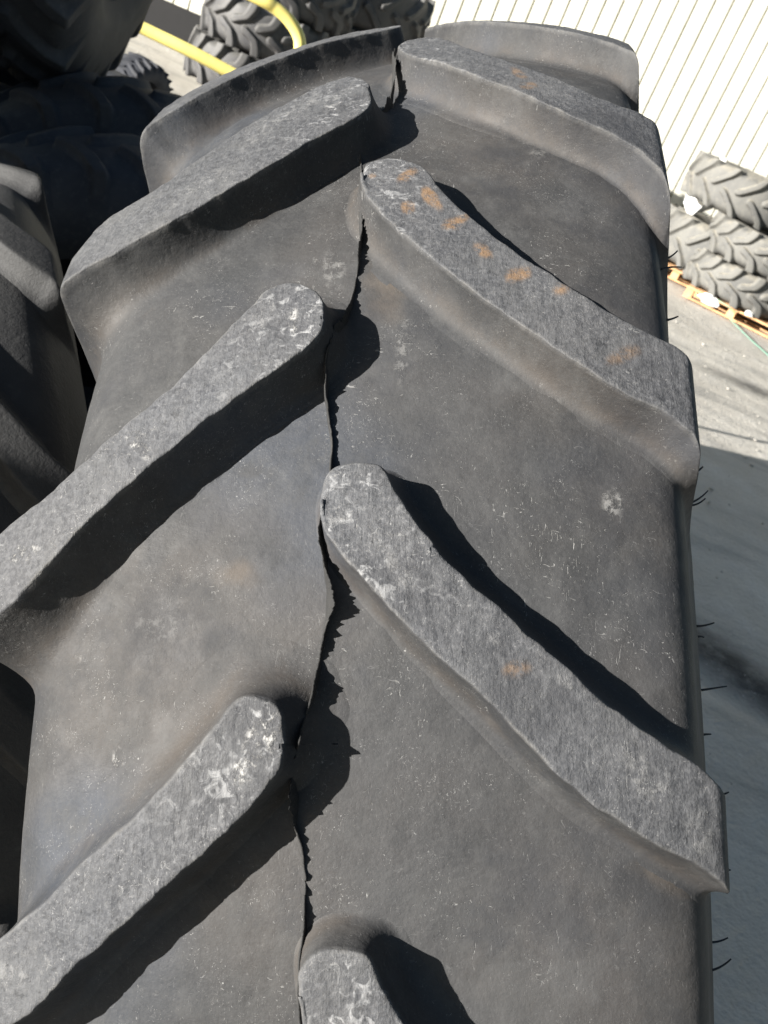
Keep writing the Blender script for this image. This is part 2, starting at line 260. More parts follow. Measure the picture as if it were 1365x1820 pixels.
def spline(P, n, t=None):
    P = np.asarray(P, float); d = np.r_[0, np.cumsum(np.maximum(np.hypot(*(np.diff(P, axis=0)*[1, .95]).T), 1e-5)**.75)]
    t = np.linspace(0, d[-1], n) if t is None else t*d[-1]
    E = np.vstack([2*P[0]-P[1], P, 2*P[-1]-P[-2]]); D = np.r_[-d[1], d, 2*d[-1]-d[-2]]
    i = np.clip(np.searchsorted(d, t)-1, 0, len(P)-2); out = np.empty((len(t), 2))
    for a, (k, tt) in enumerate(zip(i, t)):
        p0, p1, p2, p3 = E[k:k+4]; t0, t1, t2, t3 = D[k:k+4]
        A1 = (t1-tt)/(t1-t0)*p0+(tt-t0)/(t1-t0)*p1; A2 = (t2-tt)/(t2-t1)*p1+(tt-t1)/(t2-t1)*p2; A3 = (t3-tt)/(t3-t2)*p2+(tt-t2)/(t3-t2)*p3
        B1 = (t2-tt)/(t2-t0)*A1+(tt-t0)/(t2-t0)*A2; B2 = (t3-tt)/(t3-t1)*A2+(tt-t1)/(t3-t1)*A3
        out[a] = (t2-tt)/(t2-t1)*B1+(tt-t1)/(t2-t1)*B2
    return out
FL = [(-.0022, 1.0), (-.0010, .996), (-.0003, .984), (.0004, .955)]+[(d, .985*(1-d/.030)**3.2) for d in (.0014, .0026, .0042, .0064, .0092, .0126, .0165, .021, .0258)]+[(.030, .0), (.034, -.03)]
LR = .95
def lug_mesh(outline, rows, inner, flank=FL, jag=0.0, su=1.0, seed=0.0, detail=False, fl_scale=(1.0, 1.0, 1.0), lift=0.0, drop=0.0):
    """outline: (u, theta) from lower shoulder corner round the nose to upper shoulder corner"""
    O = np.array(outline, float)
    sg = 1 if O[np.argmax(np.abs(O[:, 0])), 0] > 0 else -1
    S = spline(O, 1200)
    # nose = the end nearest to the centre line, half way round
    u = np.abs(S[:, 0]); mn = u.min(); idx = np.where(u < mn+.004)[0]; kk = int((idx[0]+idx[-1])/2)
    lower = S[kk::-1]; upper = S[kk:]
    def chain(Cn):
        a = Cn*[1, LR]; d = np.r_[0, np.cumsum(np.hypot(*np.diff(a, axis=0).T))]
        t = np.linspace(0, 1, rows)**1.25*d[-1]
        P = np.stack([np.interp(t, d, Cn[:, 0]), np.interp(t, d, Cn[:, 1])], 1)
        return P
    A, B = chain(upper), chain(lower)
    # carry both edges over the shoulder and down the side wall
    ne = max(6, rows//4); q1 = .395
    def ext(P):
        s0 = (P[-1]-P[-6])/max(abs(P[-1, 0]-P[-6, 0]), 1e-4); qs = np.linspace(abs(P[-1, 0]), q1, ne+1)[1:]
        dq = qs-abs(P[-1, 0]); th = P[-1, 1]+s0[1]*.018*(1-np.exp(-dq/.018))
        return np.vstack([P, np.stack([sg*qs, th], 1)])
    A, B = ext(A), ext(B)
    n = len(A)
    def normals(P, other, side):
        a = P*[1, LR]; t = np.gradient(a, axis=0); t /= np.linalg.norm(t, axis=1)[:, None]+1e-12
        nn = np.stack([-t[:, 1], t[:, 0]], 1)
        c = (a+other*[1, LR])/2; m = np.sign(((a-c)*nn).sum(1)+1e-12); k = n//2
        nn *= np.sign(((a[k]-c[k])*nn[k]).sum()); return nn
    nA, nB = normals(A, B, 0), normals(B, A, 1)
    sgn = np.array([-sg, 0.]); nA[0] = sgn; nB[0] = sgn
    JA = np.zeros(n); JB = np.zeros(n)
    if jag:
        for P, J, ph_ in ((A, JA, 0.), (B, JB, 50.)):
            for i in range(n):
                v1 = noise.fractal(Vector((P[i, 0]*60+ph_+seed, P[i, 1]*60, seed)), 1., 2., 2)
                v2 = noise.noise(Vector((P[i, 0]*330+ph_+seed, P[i, 1]*330, seed)))
                J[i] = jag*v1-jag*.9*max(0., v2-.38)*1.2
    def off(P, N, d): q = P*[1, LR]+N*d; return q/[1, LR]
    cols = []; wv = []; edge = []; foot = []
    d0 = flank[0][0]
    # flank widths fade on the side wall
    # flank widths: (nose, shoulder of the upper edge, shoulder of the lower edge)
    ua = np.clip((np.abs(A[:, 0])-.03)/.18, 0, 1)**1.5; ub = np.clip((np.abs(B[:, 0])-.03)/.18, 0, 1)**1.5
    nA_, nB_ = (fl_scale[3], fl_scale[0]) if len(fl_scale) > 3 else (fl_scale[0], fl_scale[0])
    tr = np.clip(np.arange(n)/(rows*.16), 0, 1); tr = tr*tr*(3-2*tr); mid_ = (nA_+nB_)/2
    bA = mid_+(nA_-mid_)*tr; bB = mid_+(nB_-mid_)*tr
    fA = (bA+(fl_scale[1]-bA)*ua)[:, None]; fB = (bB+(fl_scale[2]-bB)*ub)[:, None]
    def lift_(P, N, d, w0):
        fs, J = (fA, JA) if P is A else (fB, JB)
        dd = d*fs if d > 0 else np.full_like(fs, d)
        return off(P, N, dd+J[:, None]*math.exp(-max(0, d)/.0022))
    for d, w0 in flank[::-1]: cols.append(lift_(A, nA, d, w0)); wv.append(w0); edge.append(1. if -.0016 < d < .0012 else 0.); foot.append(math.exp(-((d-.013)/.006)**2))
    a0, b0 = cols[-1].copy(), lift_(B, nB, d0, 1)
    for k in range(1, inner): t = k/inner; cols.append(a0*(1-t)+b0*t); wv.append(1.); edge.append(0.); foot.append(0.)
    nfl = len(flank)
    for d, w0 in flank: cols.append(lift_(B, nB, d, w0)); wv.append(w0); edge.append(1. if -.0016 < d < .0012 else 0.); foot.append(math.exp(-((d-.013)/.006)**2))
    Q = np.stack(cols, 1); Wt = np.broadcast_to(np.array(wv), Q.shape[:2]).copy(); Ed = np.broadcast_to(np.array(edge), Q.shape[:2]).copy()
    q = Q[..., 0].ravel(); th = Q[..., 1].ravel(); wt = Wt.ravel()
    q = np.where(sg > 0, np.maximum(q, -.06), np.minimum(q, .06))
    side_ = np.broadcast_to(np.linspace(1, 0, Q.shape[1])**.8, Q.shape[:2]).ravel()     # worn lower along the upper edge
    Vw = np.where(wt > 0, wt*(1-drop*side_*np.clip(1.25-np.abs(q)/.17, 0, 1)), wt)
    V = surf(q, th, Vw, su, lift)
    top = np.clip((wt-.93)/.06, 0, 1)*np.clip((.232-np.abs(q))/.008, 0, 1)
    if detail:
        rad = V*[0, 1, 1]; rad /= np.linalg.norm(rad, axis=1)[:, None]
        wm = np.clip(wt*1.3, 0, 1)
        dsp = fbm(V, 14, 2, seed)*.0010+fbm(V, 110, 3, seed+3)*.00055*(.35+.65*top)
        # worn rounded dip towards the edges
        V = V+rad*(dsp*wm)[:, None]
    f = grid_faces(n, Q.shape[1])
    if sg < 0: f = f[:, ::-1]
    Ft = np.broadcast_to(np.array(foot), Q.shape[:2]).ravel()
    return V, f, top, Ed.ravel()*np.clip((.36-np.abs(q))/.08, 0, 1)+2.*np.round(Ft, 3)*0, Ft
def stain_attrs(V, onlug):
    A = {k: np.zeros(len(V)) for k in ('orange', 'chalk', 'brown', 'damp')}
    for s_ in STAINS:
        c = np.array(s_[0:3]); e1 = np.array(s_[3:6]); e2 = np.array(s_[6:9]); kind, lg, st = s_[9:]
        if bool(lg) != onlug: continue
        D = V-c; R2 = (np.linalg.norm(e1)+np.linalg.norm(e2))*1.8
        m = (D*D).sum(1) < R2*R2
        if not m.any(): continue
        D = D[m]
        G = np.array([[e1@e1, e1@e2], [e1@e2, e2@e2]]); ab = np.linalg.solve(G, np.stack([D@e1, D@e2]))
        r = np.sqrt((ab**2).sum(0)); r = r+.42*fbm(D*1.0+c, 70, 4, 1.0)
        k = ('orange', 'chalk', 'brown', 'damp')[int(kind)]
        val = st*np.clip((1.25-r)/(.5 if kind < 2 else 1.0), 0, 1)
        a = A[k]; a[m] = np.maximum(a[m], val)
    return A
def carcass_mesh(thetas, qs, su=1.0):
    T, Q = np.meshgrid(thetas, qs, indexing='ij'); V = surf(Q.ravel(), T.ravel(), np.zeros(T.size), su)
    return V, grid_faces(len(thetas), len(qs), wrap_r=True)
# ------------------------------------------------------------------ main tyre
PITCH = 2*math.pi/23
TM = Matrix(((0.8954837500, 0.1258160496, -0.4269416530, 0.24585555), (0.0415964364, 0.9313620839, 0.3617103884, 1.16147268),
             (0.4431462399, -0.3416650264, 0.8287861122, 0.9581851), (0, 0, 0, 1)))
random.seed(4)
main = empty('tractor_tyre', TM)
tag(main, 'huge worn tractor tyre leaning in the foreground, its grey tread filling the picture', 'tyre')
ths = np.r_[np.arange(-.3, 1.5, .0026), np.linspace(1.5, 2*math.pi-.3, 260)[:-1]]
qs = np.r_[np.linspace(-.63, -.24, 34)[:-1], np.linspace(-.24, .24, 170), np.linspace(.24, .63, 34)[1:]]
V, F = carcass_mesh(ths, qs)
rad = V*[0, 1, 1]; rad /= np.linalg.norm(rad, axis=1)[:, None]
vis = (V[:, 1] < .1)
d_ = np.zeros(len(V)); d_[vis] = fbm(V[vis], 9, 2, 2.)*.0016+fbm(V[vis], 60, 3, 5.)*.0004
V = V+rad*d_[:, None]
at = stain_attrs(V, False); at['top'] = np.zeros(len(V)); at['edge'] = np.zeros(len(V))
mesh_obj('carcass', V, F[:, ::-1], M_MAIN, main, attrs=at)
# inner liner
V, F = carcass_mesh(np.linspace(0, 2*math.pi, 161)[:-1], np.linspace(-.60, .60, 60))
V2 = V.copy(); V2[:, 0] *= .90; V2[:, 1:] *= .965
mesh_obj('inner_liner', V2, F, M_BLACK, main)
GEN_R = [(a, b) for a, b in OUT['R1']]
GEN_L = [(-.216, .226)]+[(a, b) for a, b in OUT['L1']]
def shift(o, k): return [(a, b+k*PITCH) for a, b in o]
R3 = OUT['R3'][:-1]+[(.0122, .466), (.024, .474), (.0378, .470), (.0709, .419), (.1097, .372), (.1454, .338), (.1795, .307), (.2150, .287)]
cust = {('R', 1): OUT['R1'], ('R', 2): OUT['R2'], ('R', 3): R3, ('R', 0): shift(OUT['R1'], 0),
        ('L', 0): [(-.216, .226), (-.185, .253)]+OUT['L0']+[(-.214, .284)], ('L', 1): [(-.216, .226)]+OUT['L1'], ('L', 2): OUT['L2'],
        ('L', 3): GEN_L, ('R', 4): OUT['R2'], ('L', -1): GEN_L}
FS = {('R', 1): (.45, .70, .50), ('R', 2): (.75, .6, .50), ('R', 3): (.75, .8, .50), ('R', 4): (.8, .6, .5), ('R', 0): (.5, .6, .5),
      ('L', 0): (.40, 1.15, .5, 1.15), ('L', 1): (.42, .45, 1.25, .65), ('L', 2): (.5, .6, 1.35, .8), ('L', 3): (.6, .6, 1.2), ('L', -1): (.5, .5, .5)}
# outlines above are stored relative to pitch 1; put each back on its own place round the tyre
shared = {}
for side in 'RL':
    for k in range(23):
        kk = k if k < 12 else k-23
        base_shift = (kk-1+(.5 if side == 'L' else 0))*PITCH
        if (side, kk) in cust:
            o = [(a, b) for a, b in cust[(side, kk)]]
            V, F, tp, ed, ft = lug_mesh(o if False else shift(o, 0), 230, 26, jag=.0015, fl_scale=FS.get((side, kk), (.55, .8, .6)), seed=kk*3.1+(7 if side == 'L' else 0), detail=True, drop=({1: .18, 2: .30, 3: .1}.get(kk, .05) if side == 'R' else 0))
            c_, s_ = math.cos(base_shift), math.sin(base_shift)
            y, z = V[:, 1].copy(), V[:, 2].copy(); V[:, 1] = y*c_+z*s_; V[:, 2] = -y*s_+z*c_
            at = stain_attrs(V, True); at['top'] = tp; at['edge'] = ed; at['nose'] = np.clip(1.25-np.abs(V[:, 0])/.085, 0, 1); at['foot'] = ft
            mesh_obj('lug', V, F, M_MAIN, main, attrs=at)
        else:
            if side not in shared:
                V, F, tp, ed, ft = lug_mesh(GEN_R if side == 'R' else GEN_L, 60, 8)
                o = mesh_obj('lug', V, F, M_MAIN, main, attrs={'top': tp, 'edge': ed}); shared[side] = o.data
            else: o = link(bpy.data.objects.new('lug', shared[side]), main)
            o.rotation_euler = (-base_shift, 0, 0)
# ragged fin of moulding flash standing along the centre line of the tread
SH = [(.0, .002), (.185, .0025), (.21, .0045), (.235, .004), (.255, .010), (.30, .008), (.36, .008), (.385, .0105), (.41, .0115), (.425, .006), (.45, .0), (.475, .003),
      (.50, .0035), (.53, .0065), (.58, .006), (.62, .004), (.65, .0045), (.67, .008), (.70, .0075), (.73, .0045), (.76, .003), (.83, .004), (.86, .003), (.90, .006), (.95, .0085), (1.0, .0075), (1.05, .006), (1.2, .003), (1.3, .002)]
sx = np.array([a for a, b in SEAM]); sy = np.array([b for a, b in SEAM]); hx = np.array([a for a, b in SH]); hy = np.array([b for a, b in SH])
th = np.arange(.02, 1.42, .0011); n = len(th)
u0 = np.interp(th, sx, sy)
u0 = np.convolve(np.pad(u0, 25, 'edge'), np.ones(51)/51, 'valid')
rv = []; fv = []
# the flash climbs over the flank of every lug nose it meets
lf = np.zeros(n)
for k in range(0, 5):
    lf = np.maximum(lf, .011*np.exp(-((th-(.437+(k-1)*PITCH))/.026)**2)); lf = np.maximum(lf, .013*np.exp(-((th-(.430+(k-.5)*PITCH))/.030)**2))
    if k == 3: lf = np.maximum(lf, .019*np.exp(-((th-.975)/.05)**2))
    u0 = u0-.0045*np.exp(-((th-(.400+(k-.5)*PITCH))/.040)**2)
R2 = random.Random(9); tooth = 0; hgt = []; uo = []
for i in range(n):
    if tooth <= 0: seg = tooth = R2.choice((2, 3, 4, 6, 9, 14)); lv0 = R2.uniform(.1, .9); lv1 = R2.uniform(.2, 1.0)
    tooth -= 1; q_ = 1-tooth/seg
    j = .40+.62*(lv0+(lv1-lv0)*q_)+1.05*noise.noise(Vector((th[i]*62, 0, 3)))+.55*noise.noise(Vector((th[i]*210, 4, 3)))+.18*R2.random()
    hgt.append(max(.0004, np.interp(th[i], hx, hy)*1.0*j)); uo.append(.0012*noise.noise(Vector((th[i]*70, 5, 0))))
for i in range(n):
    r0 = .938+lf[i]; h = hgt[i]; lean = .25+.5*noise.noise(Vector((th[i]*25, 1, 7)))
    for (du, dr) in ((-.0012, -.003), (-.0006+lean*h*.5, h*.55), (lean*h, h), (lean*h+.0004, h-.0002), (.0006+lean*h*.5, h*.5), (.0016, -.003)):
        u = u0[i]+uo[i]+du; r = r0+dr
        rv.append((u, -r*math.cos(th[i]), r*math.sin(th[i])))
mesh_obj('mould_flash', rv, grid_faces(n, 6), M_FIN, main, smooth=False)
# vent hairs
def hair(parent, p, dirn, L, rad, rr, bend=.25, tip=None):
    d = Vector(dirn).normalized(); s_ = d.orthogonal().normalized(); b = d.cross(s_)
    k1, k2 = rr.uniform(-bend, bend), rr.uniform(-bend, bend); pts = []
    for i in range(7):
        t = i/6; pts.append(Vector(p)+d*(L*t-.002)+(s_*k1+b*k2)*L*t*t)
    mb = MB(); mb.tube(pts, [rad*(1.15-.5*i/6) for i in range(7)], 7); o = mb.build('rubber_hair', M_BLACK, parent, True)
    return o
R3r = random.Random(3)
HL = [.004, .004, .011, .011, .006, .005, .013, .008, .009, .003, .013, .004, .004, .004, .010, .013]
for i, p in enumerate(HAIRS):
    rn = Vector((0, p[1], p[2])).normalized()
    p = (p[0]-.0015, p[1], p[2])
    hair(main, p, Vector((1, 0, 0))*.9+rn*R3r.uniform(.0, .25)+Vector((0, -p[2], p[1])).normalized()*R3r.uniform(-.3, .1), HL[i]*1.35, .0008, R3r, .5)

# ------------------------------------------------------------------ other tyres
ASYM[0] = 0
def tyre_kind(name, mat, nl, shape=None, su=1.0, rows=30, inner=5, wide=1.0, lift=0., full=True, cres=(120, 40)):
    """one tyre built once per kind: returns a root with carcass and lugs"""
    root = empty(name)
    V, F = carcass_mesh(np.linspace(0, 2*math.pi, cres[0]+1)[:-1], np.linspace(-.63, .63, cres[1]), su)
    mesh_obj('carcass', V, F[:, ::-1], mat, root)
    V2 = V.copy(); V2[:, 0] *= .9; V2[:, 1:] *= .965
    mesh_obj('inner_liner', V2, F, M_BLACK, root)
    sh = shape or GEN_R; cu = np.mean([b for a, b in sh])
    scale = 23/nl
    shp = []
    for a, b in sh: shp.append((a, cu+(b-cu)*scale*wide))
    L_ = [(-a, b) for a, b in shp]
    for s_, ol, of in (('R', shp, 0), ('L', L_, .5)):
        V, F, tp, ed, ft = lug_mesh(ol, rows, inner, FLB, su=su, lift=lift)
        me = None
        for k in range(nl):
            if me is None: o = mesh_obj('lug', V, F, mat, root, attrs={'top': tp, 'edge': ed}); me = o.data
            else: o = link(bpy.data.objects.new('lug', me), root)
            o.rotation_euler = (-(k+of)*2*math.pi/nl, 0, 0)
    return root
FLB = [(-.003, 1.0), (.000, .95), (.003, .78), (.008, .40), (.016, .10), (.027, -.05)]
def copy_tree(o, parent=None):
    c = o.copy(); scn.collection.objects.link(c)
    if parent: c.parent = parent
    for ch in list(o.children): copy_tree(ch, c)
    return c
def mat_tyre(loc, axis, roll=0.0, s=1.0):
    a = Vector(axis).normalized(); z = Vector((0, 0, 1)) if abs(a.z) < .9 else Vector((0, 1, 0))
    y = z.cross(a).normalized(); z = a.cross(y)
    M = Matrix((a, y, z)).transposed().to_4x4()
    return Matrix.Translation(loc) @ M @ Matrix.Rotation(roll, 4, 'X') @ Matrix.Scale(s, 4)
AX = (TM.to_3x3() @ Vector((1, 0, 0)))
# black neighbour just left of the main tyre
nb = tyre_kind('tractor_tyre', M_NEXT, 13, rows=90, inner=12, cres=(220, 70))
tag(nb, 'black tyre at the left edge, only two of its lug ends catching the sun', 'tyre')
nb.matrix_world = Matrix(((.8086, -.3926, -.4382, -.516), (.5029, .8478, .1684, 1.216), (.3054, -.3566, .8830, .776), (0, 0, 0, 1))) @ Matrix.Rotation(-.757, 4, 'X') @ Matrix.Scale(.726, 4)
hr = random.Random(8)
# lying stack with the vent hairs, and the tyre standing on it
lay = tyre_kind('tractor_tyre', M_BLACK, 23, rows=50, inner=6, cres=(200, 80))
tag(lay, 'low dark bluish tyre with upright vent hairs on its crest, under the big shaded one', 'tyre')
def at_px(px, py, dist):
    q = Vector((px-682.5, -(py-910), -1717.07)).normalized()*dist; return cam.matrix_world.to_3x3() @ q + cam.matrix_world.translation
LN = Vector((-.34, .94, .04)).normalized(); LP = at_px(240, 322, 2.65)
LC = LP+LN*.20-Vector((0, 0, 1))*.565; lay.matrix_world = mat_tyre(LC, LN, .3, .62) @ Matrix.Diagonal((1.45, 1, 1, 1))
la2 = copy_tree(lay); la2.matrix_world = mat_tyre(LC+LN*.47+Vector((-.02, 0, .03)), LN, .8, .64) @ Matrix.Diagonal((1.45, 1, 1, 1)); tag(la2, 'low dark tyre standing right behind the one with the upright vent hairs', 'tyre')
LI = lay.matrix_world.inverted()
for px, py in ((55, 210), (105, 235), (160, 225), (115, 262), (205, 255), (235, 240), (240, 282), (262, 232), (60, 160), (20, 155), (150, 200), (200, 205), (262, 205), (290, 196), (30, 235), (180, 180)):
    # hairs rooted on the crest, found by marching down on to the carcass
    for k in range(260):
        P_ = LI @ at_px(px, py, 2.2+k*.008); r_ = math.hypot(P_.y, P_.z)
        if abs(P_.x) < .23 and r_ < float(np.interp(abs(P_.x), K[:, 1][:12], K[:, 2][:12])):
            hd = LI.to_3x3() @ Vector((hr.uniform(-.1, .25), hr.uniform(-.1, .1), 1)).normalized(); hd.normalize()
            hair(lay, P_, hd, .055, .0016, hr, .12); break
def pile(x, y, zs, sc, labels, grp=None):
    for i, lb in enumerate(labels):
        o = copy_tree(prop); o.matrix_world = mat_tyre((x+.03*(i % 3)-.02, y-.03*(i % 2), zs+(.245+.49*i)*sc), (.01, .012, 1), i*.7, sc); tag(o, lb, 'tyre', grp)
prop = tyre_kind('tractor_tyre', M_BLACK, 23, rows=40, inner=5, cres=(150, 50))
PL = ['lowest black tyre of the flat pile carrying the big shaded one', 'middle black tyre of the flat pile carrying the big shaded one', 'upper black tyre of the flat pile carrying the big shaded one']
std = tyre_kind('tractor_tyre', M_BLACK, 23, rows=60, inner=8, cres=(220, 70))
tag(std, 'big shaded tyre looming at the top left corner, resting on the flat pile', 'tyre')
std.matrix_world = mat_tyre((-1.573, 3.29, 1.919), (.971, .207, -.121), .1, .805)
GO = 'tyres piled outside the left edge of the picture'
pile(-1.90, 3.52, 0, .78, PL)
pile(-3.60, 1.64, 0, .98, ['shaded tyre lying in the tall pile beyond the left edge']*6, GO)  # unseen pile, added to block the sun from the top left tyres
pile(-2.58, .24, 0, .876, ['shaded tyre lying in the low pile beyond the left edge']*4, GO+' low down')  # unseen pile, added to keep sun off the left neighbour's lower tread
prop.matrix_world = mat_tyre((-1.15, .42, .20), (.01, .01, 1), 0, .8); tag(prop, 'black tyre lying flat on the ground in the lower left gap', 'tyre')  # added dark tyre, stands in for the deep shade of the gap

# loader and tractor tyres stacked by the wall
ldr = tyre_kind('loader_tyre', M_FARB, 16, shape=[(.226, .23), (.19, .235), (.13, .262), (.085, .288), (.055, .335), (.02, .40), (.004, .43), (.010, .475), (.05, .470), (.085, .40), (.11, .355), (.15, .335), (.19, .325), (.226, .32)], wide=.95, lift=.9, rows=26, inner=4)
ldr2 = tyre_kind('loader_tyre', M_FAR, 16, shape=[(.226, .23), (.19, .235), (.13, .262), (.085, .288), (.055, .335), (.02, .40), (.004, .43), (.010, .475), (.05, .470), (.085, .40), (.11, .355), (.15, .335), (.19, .325), (.226, .32)], wide=.95, lift=.9, rows=26, inner=4)
trc = tyre_kind('tractor_tyre', M_FAR, 15, wide=.95, lift=.8, rows=26, inner=4)
trd = tyre_kind('tractor_tyre', M_FARB, 16, wide=.95, lift=.8, rows=26, inner=4)
def put(src, first, loc, s, roll, label, group, su=1., tilt=(0, 0, 1)):
    o = src if first else copy_tree(src)
    M = mat_tyre(loc, tilt, roll, s); o.matrix_world = M @ Matrix.Diagonal((su, 1, 1, 1))
    tag(o, label, 'tyre', group); return o
GR = 'tyres stacked by the white wall at right'; GL = 'tyres stacked by the white wall at left'
# right: pallet stack
put(ldr2, True, (2.94, 12.55, .15+.21), .78, .2, 'lower grey loader tyre lying directly on the orange wooden pallet', GR, 1.1)
put(ldr2, False, (2.98, 12.60, .15+.21+.42), .78, .5, 'upper grey loader tyre on the pallet, under the topmost pale tyre', GR, 1.1)
put(trc, True, (3.05, 13.35, .37), .86, .1, 'pale dusty tyre at the bottom left of the right hand stack, left of the pallet tyres', GR, 1.2) if False else None
put(trc, True, (2.60, 13.25, .50), .88, .1, 'pale dusty tyre behind the pallet tyres, peeping out at their left', GR, 1.35)
put(trc, False, (2.62, 13.22, 1.24), .88, .8, 'topmost pale chevron tyre of the right hand stack', GR, 1.2)
# left: stacks seen over the top of the main tyre
put(trd, True, (-2.65, 11.9, 1.55), .92, .3, 'large topmost chevron tyre of the left stacks, right of the yellow rail bend', GL, 1.2)
put(trd, False, (-2.62, 11.9, 1.0), .92, .9, 'tyre under the large chevron one in the far left stack, mostly hidden', GL, 1.2)
put(ldr, True, (-3.05, 10.9, 1.38), .72, .1, 'top loader tyre of the far left stack, behind the upper yellow rail', GL, 1.25)
put(ldr, False, (-3.10, 10.8, .95), .72, .6, 'middle loader tyre of the far left stack, below the bend of the yellow rail', GL, 1.25)
put(ldr, False, (-3.15, 10.8, .50), .72, .35, 'bottom loader tyre of the far left stack, behind the lower yellow rail', GL, 1.25)
# small black tyre lying on the flat pile
sm = tyre_kind('small_tyre', M_BLACK, 24, wide=.9, lift=.4, rows=20, inner=3)
tag(sm, 'small black tyre standing on the pale ground beyond the shaded tyres', 'tyre')
sm.matrix_world = mat_tyre((-3.25, 8.1, .30), (.93, -.30, -.05), 0, .32) @ Matrix.Diagonal((1.9, 1, 1, 1))

# ------------------------------------------------------------------ ground, wall
def ground_mat():
    s = NT('dirty_yard_concrete')
    a = s.noise(.45, 6, .65); b = s.noise(3.0, 6, .7); c = s.noise(40, 4, .7); d = s.noise(1.0, 5, .6, s.mapping(scale=(.35, 2.4, 1), rot=(0, 0, .5)))
    col = s.mix(s.ramp(a, .3, .7), (.44, .41, .36), (.58, .55, .49)); col = s.mix(s.math('MULTIPLY', s.ramp(b, .45, .7), .5), col, (.60, .58, .54))
    col = s.mix(s.math('MULTIPLY', s.ramp(d, .52, .68), .6), col, (.28, .27, .25)); col = s.mix(s.math('MULTIPLY', s.ramp(c, .5, .75), .4), col, (.28, .265, .245))
    wet = s.attr('wet'); col = s.mix(s.math('MULTIPLY', wet, s.ramp(s.noise(7, 5, .7), .3, .55, .6, 1.)), col, (.06, .058, .055)); sp = s.ramp(s.noise(22, 3, .7), .66, .72); col = s.mix(s.math('MULTIPLY', sp, .6), col, (.60, .58, .54))
    return s.fin(col, .85, s.bump(s.math('ADD', c, s.math('MULTIPLY', b, 3.0)), .7, .012), .3)
gm = ground_mat()
n = 160; xs = np.r_[np.linspace(-120, -7, 20)[:-1], np.linspace(-7, 9, 180), np.linspace(9, 120, 20)[1:]]; ys = np.r_[np.linspace(-80, -1, 12)[:-1], np.linspace(-1, 16, 190), np.linspace(16, 120, 16)[1:]]
Y, X = np.meshgrid(ys, xs, indexing='ij'); P = np.stack([X.ravel(), Y.ravel(), np.zeros(X.size)], 1)
m = (np.abs(P[:, 0]-1) < 8.2) & (P[:, 1] > -1) & (P[:, 1] < 16.5)
z = np.zeros(len(P)); z[m] = fbm(P[m], .7, 4)*.010+fbm(P[m], 5, 3)*.004
rut = np.exp(-((P[:, 1]-(3.45+(P[:, 0]-1.7)*-.25))/.13)**2)*(P[:, 0] > 1.2)*(P[:, 0] < 4); P[:, 2] = z-.02-.035*rut
wx = np.exp(-(((P[:, 1]-(3.72+(P[:, 0]-1.6)*-.55))/.16)**2))*(P[:, 0] > 1.2)*(P[:, 0] < 3)+.7*np.exp(-(((P[:, 0]-2.62)/.5)**2+((P[:, 1]-9.0)/.22)**2))
gr = mesh_obj('ground', P, grid_faces(len(ys), len(xs)), gm, attrs={'wet': np.clip(wx*1.3, 0, 1)}); tag(gr, kind='structure')
# loose stones and clods
def stone_mat():
    s = NT('pale_stone'); return s.fin(s.mix(s.ramp(s.noise(25), .3, .7), (.34, .33, .30), (.5, .48, .44)), .8, s.bump(s.noise(80), .6, .004), .3)
smat = stone_mat(); rs = random.Random(12)
import bmesh
bm = bmesh.new(); bmesh.ops.create_icosphere(bm, subdivisions=2, radius=1)
base = [v.co.copy() for v in bm.verts]; bf = [[v.index for v in f.verts] for f in bm.faces]; bm.free()
SM = MB()
for i in range(300):
    x = rs.uniform(1.0, 4.2) if i < 220 else rs.uniform(-6, -1); y = rs.uniform(2.4, 11) if i < 220 else rs.uniform(8, 13); r = rs.choice((.004, .005, .007, .009, .014))*(1.0 if y > 4 else .8)
    o = Vector((rs.random()*9, rs.random()*9, 0)); sc = Vector((rs.uniform(.7, 1.3), rs.uniform(.7, 1.3), rs.uniform(.4, .8)))
    SM.add([Vector((x, y, r*.2-.012))+Vector((v.x*sc.x, v.y*sc.y, v.z*sc.z))*r*(1+.3*noise.noise(v*1.3+o)) for v in base], bf)
gv = SM.build('gravel', smat, None, True); tag(gv, kind='stuff'); gv['label'] = 'loose pale stones scattered over the dusty ground'; gv['category'] = 'gravel'

def wall_mat():
    s = NT('white_painted_steel')
    col = s.mix(s.ramp(s.noise(2, 4), .35, .7), (.62, .61, .54), (.56, .55, .48)); return s.fin(col, .45, None, .4)
def solid(name, c, rough=.6, var=.15, spec=.4, bs=30, bd=.002):
    s = NT(name); col = s.mix(s.ramp(s.noise(9, 5, .6), .3, .7), c, tuple(min(1, k*(1+var)) for k in c)); return s.fin(col, rough, s.bump(s.noise(bs, 4, .6), .4, bd), spec)
ph = R_(4.5); e = Vector((math.cos(ph), math.sin(ph), 0)); nn = Vector((-math.sin(ph), math.cos(ph), 0)); ND = 14.9
wl = empty('steel_wall'); tag(wl, 'white corrugated steel wall with thin vertical grooves behind the tyre stacks', 'wall')
prof = []; PITCHW = .01494*ND; t0 = -.08927*ND/1.0; 
ts = []; k0 = int(-9/PITCHW); k1 = int(9/PITCHW)
tb = -.08927*ND
for k in range(k0, k1):
    c = tb+k*PITCHW
    ts += [(c-.013, 0), (c-.010, .02), (c+.010, .02), (c+.013, 0), (c+PITCHW*.5, -.004)]
V = []; 
for t, d in ts:
    p = nn*(ND+d)+e*t; V += [(p.x, p.y, .45), (p.x, p.y, 7.0)]
F = [(2*i, 2*i+2, 2*i+3, 2*i+1) for i in range(len(ts)-1)]
cl = mesh_obj('cladding', V, F, wall_mat(), wl, smooth=False); cl.data.materials.append(solid('groove_sealant', (.10, .10, .03), .8))
for i, pl_ in enumerate(cl.data.polygons):
    if i % 5 == 1: pl_.material_index = 1
